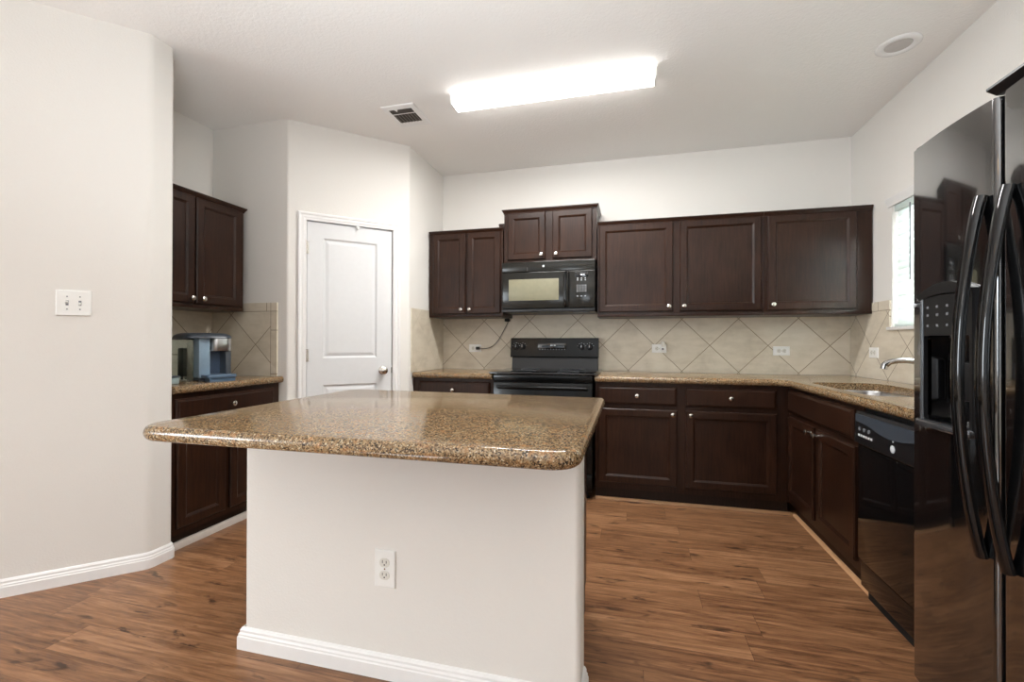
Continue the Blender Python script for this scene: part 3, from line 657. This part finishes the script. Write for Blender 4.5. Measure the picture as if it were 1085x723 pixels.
# backguard: riser and tilted control panel
MB().prism_yz([(0.545, 0.930), (0.56, 1.03), (0.615, 1.03), (0.615, 0.930)], 0.006, RW - 0.004).build('backguard_riser', M_BLACKM, rg, smooth=0)
bg = MB().prism_yz([(0.538, 1.028), (0.534, 1.036), (0.556, 1.190), (0.564, 1.197), (0.615, 1.197), (0.615, 1.028)], -0.006, RW - 0.000).build('control_panel', M_RANGE, rg, smooth=0)
tl = math.atan2(0.022, 0.154)
def onpanel(z): return 0.534 + (z - 1.036) / 0.154 * 0.022
for kx in (0.046, 0.104, 0.622, 0.690):
    z = 1.118; y = onpanel(z)
    k = MB().lathe([(0.025, 0), (0.025, 0.006), (0.019, 0.009), (0.017, 0.026), (0.013, 0.030), (0, 0.030)], (kx, y, z), (0, -math.cos(tl), math.sin(tl))).build('control_knob', M_BLACKM, bg)
    MB().box(kx - 0.002, y - 0.033, z - 0.002, kx + 0.002, y - 0.026, z + 0.022).build('pointer', M_MARK, k)
    for q in range(5):
        an = math.radians(-70 + 35 * q) ; zx, zz = kx + 0.034 * math.sin(an), z + 0.036 * math.cos(an)
        MB().box(zx - 0.003, onpanel(zz) - 0.0012, zz - 0.0015, zx + 0.003, onpanel(zz) + 0.002, zz + 0.0015).build('dial_mark', M_MARK, bg)
z = 1.118
MB().box(0.24, onpanel(z) - 0.003, z - 0.035, 0.49, onpanel(z) + 0.008, z + 0.035, 0.002).build('clock_panel', M_GLASS_K, bg)
mb = MB(); mb.box(0.352, onpanel(z) - 0.0045, z + 0.008, 0.366, onpanel(z), z + 0.024).box(0.370, onpanel(z) - 0.0045, z + 0.010, 0.378, onpanel(z), z + 0.022).box(0.382, onpanel(z) - 0.0045, z + 0.010, 0.400, onpanel(z), z + 0.022); mb.build('pale_marks', M_MARK, bg)  # three small pale blocks on the panel
for i in range(10):
    bx = 0.252 + 0.0245 * i
    MB().box(bx, onpanel(1.098) - 0.0040, 1.094, bx + 0.010, onpanel(1.098), 1.102).build('touch_button', M_GREYM, bg)
for bx in (0.262, 0.285, 0.430, 0.455):
    MB().box(bx, onpanel(1.14) - 0.0050, 1.134, bx + 0.014, onpanel(1.14), 1.142).build('touch_button', M_GREYM, bg)

# ---------------------------------------------------------------- microwave
mw = thing('microwave', 'black over-the-range microwave hung under the short cabinet', 'microwave', (-1.014, 3.610, 1.398)); MW, MH = 0.752, 0.412
MB().box(0, 0, 0.006, MW, YB - 3.610 - ts - 0.002, MH).build('microwave_body', M_BLACKM, mw, smooth=0)
MB().box(0, -0.030, 0.330, MW, -0.001, MH, 0.006).build('vent_fascia', M_MDOOR, mw)
fr = mw.children[-1]
MB().lathe([(0.009, 0), (0.009, 0.002), (0.006, 0.003), (0, 0.003)], (0.345, -0.030, 0.372), (0, -1, 0)).build('round_badge', M_MARK, fr)
MB().box(0.213, -0.0315, 0.336, 0.2145, -0.0295, 0.366).build('trim_mark', M_GREYM, fr)
dm = MB().box(0.004, -0.034, 0.034, 0.545, -0.001, 0.327, 0.006).build('microwave_door', M_MDOOR, mw)
MB().box(0.060, -0.0358, 0.098, 0.470, -0.0335, 0.270, 0.001).build('door_window', M_MWIN, dm, 'mesh window coloured with a cream wall reflection')
mb = MB(); mb.tube([(0.525, -0.034, 0.318), (0.525, -0.060, 0.305), (0.525, -0.068, 0.26), (0.525, -0.070, 0.18), (0.525, -0.068, 0.10), (0.525, -0.060, 0.058), (0.525, -0.034, 0.045)], [(0.011, 0.011)] * 7, 14); mb.build('door_handle', M_BLACK, dm)
cp = MB().box(0.550, -0.034, 0.034, MW, -0.001, 0.327, 0.006).build('control_panel', M_MDOOR, mw)
MB().box(0.600, -0.0352, 0.275, 0.700, -0.0335, 0.312, 0.001).build('display', M_GLASS_K, cp)
MB().box(0.640, -0.0360, 0.288, 0.655, -0.0345, 0.298).box(0.659, -0.0360, 0.289, 0.674, -0.0345, 0.298).build('display_digits', M_MARK, cp)
for r_, (z, n_) in enumerate(((0.262, 3), (0.247, 3), (0.205, 4), (0.190, 4), (0.175, 4), (0.160, 4), (0.122, 3))):
    for c_ in range(n_):
        bx = (0.612 if n_ == 4 else 0.614) + c_ * (0.0215 if n_ == 4 else 0.030)
        MB().box(bx, -0.0352, z, bx + 0.009, -0.0338, z + 0.006).build('keypad_button', M_MARK, cp)
MB().box(0, -0.026, 0.006, MW, -0.001, 0.031, 0.004).build('bottom_rail', M_BLACKM, mw)
MB().box(0.25, -0.0275, 0.008, 0.51, -0.020, 0.020, 0.002).build('air_intake', M_BLACKD, mw)
MB().box(0.58, 0.02, 0.0, 0.70, 0.12, 0.006).build('task_light', M_GREYM, mw)
# cord
pc = thing('power_cord', 'thin black cord running from the microwave corner down to the tile outlet', 'cord', (-1.352, yt_ - 0.010, 1.104))
MB().box(-0.018, -0.024, -0.013, 0.016, 0.0, 0.013, 0.005).build('plug', M_BLACKM, pc)
def bez(p, n=16):
    out = []
    for k in range(n + 1):
        u = k / n; q = [Vector(x) for x in p]
        while len(q) > 1: q = [q[i].lerp(q[i + 1], u) for i in range(len(q) - 1)]
        out.append(tuple(q[0]))
    return out
MB().tube(bez([(0.014, -0.014, -0.002), (0.14, -0.012, -0.018), (0.19, -0.006, 0.04), (0.215, -0.004, 0.11), (0.300, -0.004, 0.262)], 24), 0.0028, 8).build('cord', M_BLACKM, pc)
MB().box(0.262, -0.045, 0.242, 0.306, -0.002, 0.268, 0.006).build('adapter', M_BLACKD, pc)

# ---------------------------------------------------------------- dishwasher (front faces -x)
dw = thing('dishwasher', 'black dishwasher under the granite between sink base and refrigerator', 'dishwasher', (FX, 2.404, 0), -PI / 2); DWW = 0.600
MB().box(0.004, 0.004, 0.05, DWW - 0.004, 0.58, 0.862).build('dishwasher_body', M_BLACKD, dw, smooth=0)
MB().box(0.003, -0.026, 0.182, DWW - 0.003, 0.003, 0.700, 0.004).build('door_panel', M_BLACK, dw)
cp = MB().prism_yz([(0.003, 0.706), (-0.036, 0.706), (-0.040, 0.712), (-0.034, 0.835), (-0.026, 0.850), (0.003, 0.850)], 0.003, DWW - 0.003).build('control_panel', M_BLACKM, dw, smooth=0)
mb = MB(); t = bmesh.new(); A = []; B = []
for k in range(17):                                       # wavy brow over the recessed grip
    u = k / 16; zz = 0.806 - 0.030 * math.sin(u * PI) ** 2 * (1 if u > 0.3 else 0.75)
    A.append((0.02 + (DWW - 0.04) * u, zz))
for k in range(16):
    (xa_, za), (xb_, zb) = A[k], A[k + 1]
    f0 = [t.verts.new(c) for c in ((xa_, -0.042, za), (xb_, -0.042, zb), (xb_, -0.042, 0.838), (xa_, -0.042, 0.838))]
    f1 = [t.verts.new(c) for c in ((xa_, -0.030, za), (xb_, -0.030, zb), (xb_, -0.030, 0.838), (xa_, -0.030, 0.838))]
    t.faces.new(f0); t.faces.new(f1[::-1]); t.faces.new((f0[0], f1[0], f1[1], f0[1])); t.faces.new((f0[2], f0[3], f1[3], f1[2]))
bmesh.ops.remove_doubles(t, verts=t.verts[:], dist=1e-5); bmesh.ops.recalc_face_normals(t, faces=t.faces[:]); mb.merge(t); mb.build('handle_brow', M_SLATE, cp)
for i in range(6):
    MB().box(0.040 + 0.021 * i, -0.0405, 0.742, 0.054 + 0.021 * i, -0.036, 0.752, 0.001).build('button', M_MARK, cp)
for i in range(3):
    MB().cyl((0.05 + 0.04 * i, -0.0365, 0.775), (0.05 + 0.04 * i, -0.0405, 0.775), 0.008, seg=14).build('button', M_GREYM, cp)
MB().lathe([(0.015, 0), (0.015, 0.002), (0.011, 0.003), (0, 0.003)], (0.315, -0.0385, 0.742), (0, -1, 0)).build('round_badge', M_MARK, cp)
MB().lathe([(0.004, 0), (0.004, 0.002), (0, 0.002)], (0.315, -0.0370, 0.772), (0, -1, 0)).build('indicator', M_MARK, cp)
MB().box(0.003, -0.014, 0.060, DWW - 0.003, 0.003, 0.172, 0.003).build('access_panel', M_BLACK, dw)
MB().box(0.003, 0.016, 0.0, DWW - 0.003, 0.030, 0.060).build('toe_kick', M_BLACKD, dw, smooth=0)

# ---------------------------------------------------------------- refrigerator (front faces -x)
FYT, FYS0, FYS1, FYB = 1.779, 1.4205, 1.4055, 0.872
rf = thing('refrigerator', 'black side-by-side refrigerator with ice dispenser at the right edge', 'refrigerator', (0.9, FYT, 0), -PI / 2)
RFW = FYT - FYB
MB().box(0.004, 0.075, 0.02, RFW - 0.004, 0.72, 1.758, 0.004).build('refrigerator_body', M_BLACKM, rf)
def bowed(x0, x1, z0, z1, bow=0.010, dpt=0.066, r=0.016):
    pts = [(x0, dpt), (x0, r)]
    for k in range(5): a = PI - PI / 2 * (k + 1) / 6; pts.append((x0 + r + r * math.cos(a), r - r * math.sin(a)))
    N = 20
    for k in range(N + 1):
        u = k / N; pts.append((x0 + r + (x1 - x0 - 2 * r) * u, -bow * (1 - (2 * u - 1) ** 2)))
    for k in range(5): a = PI / 2 - PI / 2 * (k + 1) / 6; pts.append((x1 - r + r * math.cos(a), r - r * math.sin(a)))
    pts += [(x1, r), (x1, dpt)]
    return MB().prism(pts, z0, z1)
xs = FYT - FYS0; xs1 = FYT - FYS1
fd = bowed(0.0, xs, 0.075, 1.783).build('freezer_door', M_FRIDGE, rf, 'narrow left door holding the ice dispenser', smooth=30)
dd_ = bowed(xs1, RFW, 0.075, 1.783).build('refrigerator_door', M_FRIDGE, rf, 'wide right door', smooth=30)
cut(fd, MB().box(0.098, -0.05, 0.925, 0.292, 0.052, 1.180, 0.012))
mb = MB(); ds = 0.082; de = 0.306
mb.rings(ds, 0.905, de, 1.300, [(0, 0.002), (0, -0.014), (0.004, -0.018)])
dsp = mb.build('dispenser_frame', M_BLACKM, fd, smooth=0)
cut(dsp, MB().box(0.098, -0.05, 0.925, 0.292, 0.052, 1.180, 0.006))
MB().box(ds - 0.003, -0.0205, 0.905, ds + 0.013, -0.006, 1.296, 0.004).build('bezel', plain('grey_metallic_bezel', (132, 138, 144), 0.25, 0.7), dsp, 'grey metallic edge')
MB().box(ds, -0.034, 0.902, de, -0.006, 0.924, 0.006).build('drip_ledge', plain('silver_ledge', (120, 122, 126), 0.2, 0.8), dsp)
mb = MB(); N = 12; up = []; lo = []
for k in range(N + 1):
    u = k / N; xx = ds - 0.004 + (de - ds + 0.008) * u; up.append((xx, 1.305 + 0.030 * math.sin(u * PI))); lo.append((xx, 1.290 + 0.012 * math.sin(u * PI)))
t = bmesh.new(); poly = up + lo[::-1]; A = [t.verts.new((x, -0.006, z)) for x, z in poly]; B = [t.verts.new((x, -0.026 if i <= N else -0.022, z)) for i, (x, z) in enumerate(poly)]
for k in range(len(poly)): t.faces.new((A[k], A[(k + 1) % len(poly)], B[(k + 1) % len(poly)], B[k]))
t.faces.new(A[::-1]); t.faces.new(B); bmesh.ops.recalc_face_normals(t, faces=t.faces[:]); mb.merge(t); mb.build('dispenser_hood', M_BLACKM, dsp)
for r_, z in enumerate((1.262, 1.238, 1.206)):
    for c_ in range(4):
        MB().box(0.112 + 0.044 * c_, -0.0188, z, 0.121 + 0.044 * c_, -0.0175, z + 0.007).build('touch_button', M_GREYM, dsp)
MB().box(0.14, 0.030, 0.99, 0.23, 0.045, 1.10, 0.006).build('paddle', M_BLACKM, fd)
MB().tube([(0.020, -0.004, 1.276), (0.024, -0.006, 1.284), (0.028, -0.006, 1.275), (0.033, -0.007, 1.283), (0.037, -0.007, 1.276), (0.041, -0.008, 1.281)], 0.0022, 8).build('script_badge', M_MARK, fd)
def fridge_handle(par, x, name):
    pts = []; rr = []
    for k in range(29):
        u = k / 28; z = 0.600 + 0.940 * u; s_ = math.sin(u * PI); pts.append((x, -0.010 - 0.052 * s_ ** 0.85, z)); rr.append((0.0175, 0.0125))
    m = MB(); m.tube(pts, rr, 16, flat=(1, 0, 0)); return m.build(name, M_BLACK, par)
fridge_handle(fd, xs - 0.036, 'door_handle'); fridge_handle(dd_, xs1 + 0.036, 'door_handle')
MB().box(0.004, 0.01, 1.784, 0.030, 0.06, 1.796, 0.004).build('hinge_cover', M_BLACKD, rf)
MB().prism_yz([(0.004, 1.787), (-0.018, 1.800), (-0.018, 1.806), (0.10, 1.812), (0.10, 1.787)], xs - 0.006, RFW - 0.01).build('top_trim', M_BLACKM, rf, smooth=0)
MB().box(0.01, 0.03, 0.0, RFW - 0.01, 0.06, 0.065).build('base_grille', M_BLACKD, rf, smooth=0)

# ---------------------------------------------------------------- coffee maker and what stands by it
cm = thing('coffee_maker', 'slate grey single-cup coffee maker with clear water tank on the left counter', 'coffee maker', (-2.520, 2.185, ZC), math.radians(70)); CW = 0.182
MB().prism(fillet([(0.0, 0.0), (CW, 0.0), (CW, 0.27), (0.0, 0.27)], {2: 0.05, 3: 0.05}), 0.0, 0.022, 0.004).build('base', M_SLATE, cm)
MB().box(0.0, 0.0, 0.022, 0.062, 0.20, 0.268, 0.006).build('side_column', M_BLUEG, cm, 'blue grey left column')
MB().box(0.150, 0.0, 0.022, CW, 0.20, 0.268, 0.006).build('side_column', plain('steel_grey_plastic', (96, 102, 108), 0.28, 0.4), cm)
MB().box(0.060, 0.085, 0.022, 0.152, 0.20, 0.268).build('brew_bay', plain('blue_slate_plastic', (92, 110, 134), 0.35), cm)
mb = MB(); mb.prism(fillet([(0.066, -0.030), (CW + 0.004, -0.030), (CW + 0.004, 0.16), (0.066, 0.16)], {0: 0.03, 1: 0.05}, 8), 0.185, 0.270, 0.004); mb.build('brew_head', M_STEEL, cm, 'brushed steel brew head')
t = bmesh.new(); R_ = []; pl = fillet([(-0.064, 0.0), (0.05, -0.036), (CW + 0.008, -0.036), (CW + 0.008, 0.272), (-0.064, 0.272)], {0: 0.04, 1: 0.03, 2: 0.06, 3: 0.06, 4: 0.06}, 8); cx_, cy_ = CW / 2 - 0.03, 0.118
for k in range(9):
    a = PI / 2 * k / 8; sc = 0.25 + 0.75 * math.cos(a) ** 0.5 if k < 8 else 0.25
    R_.append([t.verts.new((cx_ + (x - cx_) * sc, cy_ + (y - cy_) * sc, 0.264 + 0.034 * math.sin(a))) for x, y in pl])
for a, b in zip(R_, R_[1:]):
    for k in range(len(pl)): t.faces.new((a[k], a[(k + 1) % len(pl)], b[(k + 1) % len(pl)], b[k]))
t.faces.new(R_[0][::-1]); t.faces.new(R_[-1]); mb = MB(); mb.merge(t); mb.build('lid', M_SLATE, cm, 'dark domed lid', smooth=60)
MB().box(0.0, 0.20, 0.022, CW, 0.272, 0.20, 0.008).build('rear_housing', M_SLATE, cm)
MB().prism(fillet([(0.012, -0.085), (CW + 0.004, -0.085), (CW + 0.004, 0.08), (0.012, 0.08)], {0: 0.03, 1: 0.03}), 0.022, 0.042, 0.004).prism([(0.03, -0.075), (CW - 0.01, -0.075), (CW - 0.01, 0.0), (0.03, 0.0)], 0.0, 0.022).build('drip_tray', plain('blue_tray_plastic', (84, 106, 128), 0.3), cm)
mb = MB(); mb.box(-0.062, 0.060, 0.004, -0.003, 0.26, 0.253, 0.010); mb.build('water_tank', M_TANK, cm, 'clear smoky water tank')
MB().box(-0.063, 0.058, 0.254, -0.004, 0.262, 0.2635, 0.003).build('tank_rim', M_SLATE, cm)
bx_ = thing('storage_jar', 'small pale glass container with dark lid beside the coffee maker', 'container', (-2.535, 2.010, ZC))
MB().box(-0.045, -0.060, 0, 0.045, 0.030, 0.038, 0.008).build('container_body', plain('pale_blue_grey_glass', (150, 165, 165), 0.15), bx_)
MB().box(-0.048, -0.063, 0.038, 0.048, 0.033, 0.048, 0.004).build('container_lid', M_SLATE, bx_)
MB_ = MB(); lp = []
for k in range(25):
    a = 2 * PI * k / 24 * 0.92 - 1.2; lp.append((XL + ts + 0.012 + 0.004 * math.sin(a), 2.352 + 0.028 * math.cos(a), 1.048 + 0.036 * math.sin(a)))
lp = [(XL + ts + 0.012, 2.30, 0.920), (XL + ts + 0.012, 2.34, 0.975)] + lp
tag(MB_.tube(lp, 0.0045, 8).build('cord_loop', M_BLACKM), 'looped black cord against the tile left of the coffee maker', 'cord')

# ---------------------------------------------------------------- on the ceiling
fx = thing('ceiling_light_fixture', 'long white wraparound fluorescent light, lit, on the kitchen ceiling', 'ceiling light', (-0.480, 2.757, HC))
hwid = 0.625
light('fluorescent_tubes', 'AREA', (-0.480, 2.757, HC - 0.0615), 34, (1.0, 0.99, 0.97), 1.2, 0.085)
MB().box(-hwid, -0.052, -0.016, hwid, 0.052, 0.0, 0.002).build('housing', M_WHITEP, fx)
prof = [(-0.062, -0.012), (-0.065, -0.017), (-0.056, -0.052), (-0.046, -0.059), (0.046, -0.059), (0.056, -0.052), (0.065, -0.017), (0.062, -0.012)]
MB().prism_yz(prof, -hwid + 0.008, hwid - 0.008).build('diffuser', M_LAMP, fx, smooth=50)
for s in (-1, 1):
    big = [(a * 1.03, b * 1.03 if b < -0.03 else b + 0.004) for a, b in prof]
    MB().prism_yz(big, min(s * (hwid - 0.008), s * (hwid + 0.004)), max(s * (hwid - 0.008), s * (hwid + 0.004))).build('end_cap', M_WHITEP, fx, smooth=0)
vt = thing('ceiling_vent', 'white ceiling air vent with dark louvres left of the long light', 'vent', (-1.500, 2.865, HC))
MB().rings(-0.120, -0.145, 0.120, 0.145, [(0, 0), (0, -0.004), (0.004, -0.007), (0.020, -0.009)]).build('vent_frame', M_TRIM, vt, smooth=0)
vf = vt.children[0]; bmesh_rot = Matrix.Rotation(-PI / 2, 4, 'X'); vf.data.transform(Matrix.Rotation(PI / 2, 4, 'X') if False else Matrix(((1, 0, 0, 0), (0, 0, 1, 0), (0, 1, 0, 0), (0, 0, 0, 1)))); vf.data.flip_normals()
MB().box(-0.082, -0.100, -0.0100, 0.082, -0.048, -0.0085).box(-0.082, -0.036, -0.0100, 0.082, 0.072, -0.0085).build('duct_opening', M_DGREY, vt, smooth=0)
for k in range(7):
    x_ = -0.070 + 0.0235 * k; m = MB(); m.box(-0.004, -0.036, -0.001, 0.004, 0.072, 0.001)
    o = m.build('louvre', plain('grey_louvre', (128, 120, 112), 0.6) if k == 0 else bpy.data.materials['grey_louvre'], vt); o.location = (x_, 0, -0.0125); o.rotation_euler = (0, 0.6, 0)
MB().prism([(-0.040, -0.102), (-0.016, -0.102), (-0.030, -0.078)], -0.0125, -0.0102).build('damper_lever', M_TRIM, vt, smooth=0)
dn = thing('recessed_downlight', 'round white recessed downlight, unlit, near the right wall', 'downlight', (1.372, 2.828, HC))
MB().lathe([(0.098, 0), (0.098, -0.003), (0.092, -0.008), (0.072, -0.010), (0.062, -0.006), (0.058, -0.002), (0.058, 0)], (0, 0, 0), seg=40).build('trim_ring', M_TRIM, dn)
MB().lathe([(0.060, -0.001), (0.058, -0.004), (0.03, -0.0055), (0.0, -0.006)], (0, 0, 0), seg=32).build('lens', plain('unlit_frosted_lens', (196, 190, 186), 0.4), dn)
for x_, lab in ((-2.0, 'warm glass dome ceiling light on the living room side, left'), (0.55, 'warm glass dome ceiling light on the living room side, right')):
    q = thing('dome_ceiling_light', lab, 'ceiling light', (x_, -1.25, HC), 0, 'dome lights behind the camera')
    MB().lathe([(0.15, 0), (0.15, -0.02), (0.14, -0.03), (0, -0.03)], (0, 0, 0), seg=32).build('canopy', M_NICKEL, q)
    MB().lathe([(0.135, -0.03), (0.14, -0.05), (0.12, -0.09), (0.07, -0.12), (0.0, -0.13)], (0, 0, 0), seg=32).build('glass_dome', M_DOME, q)
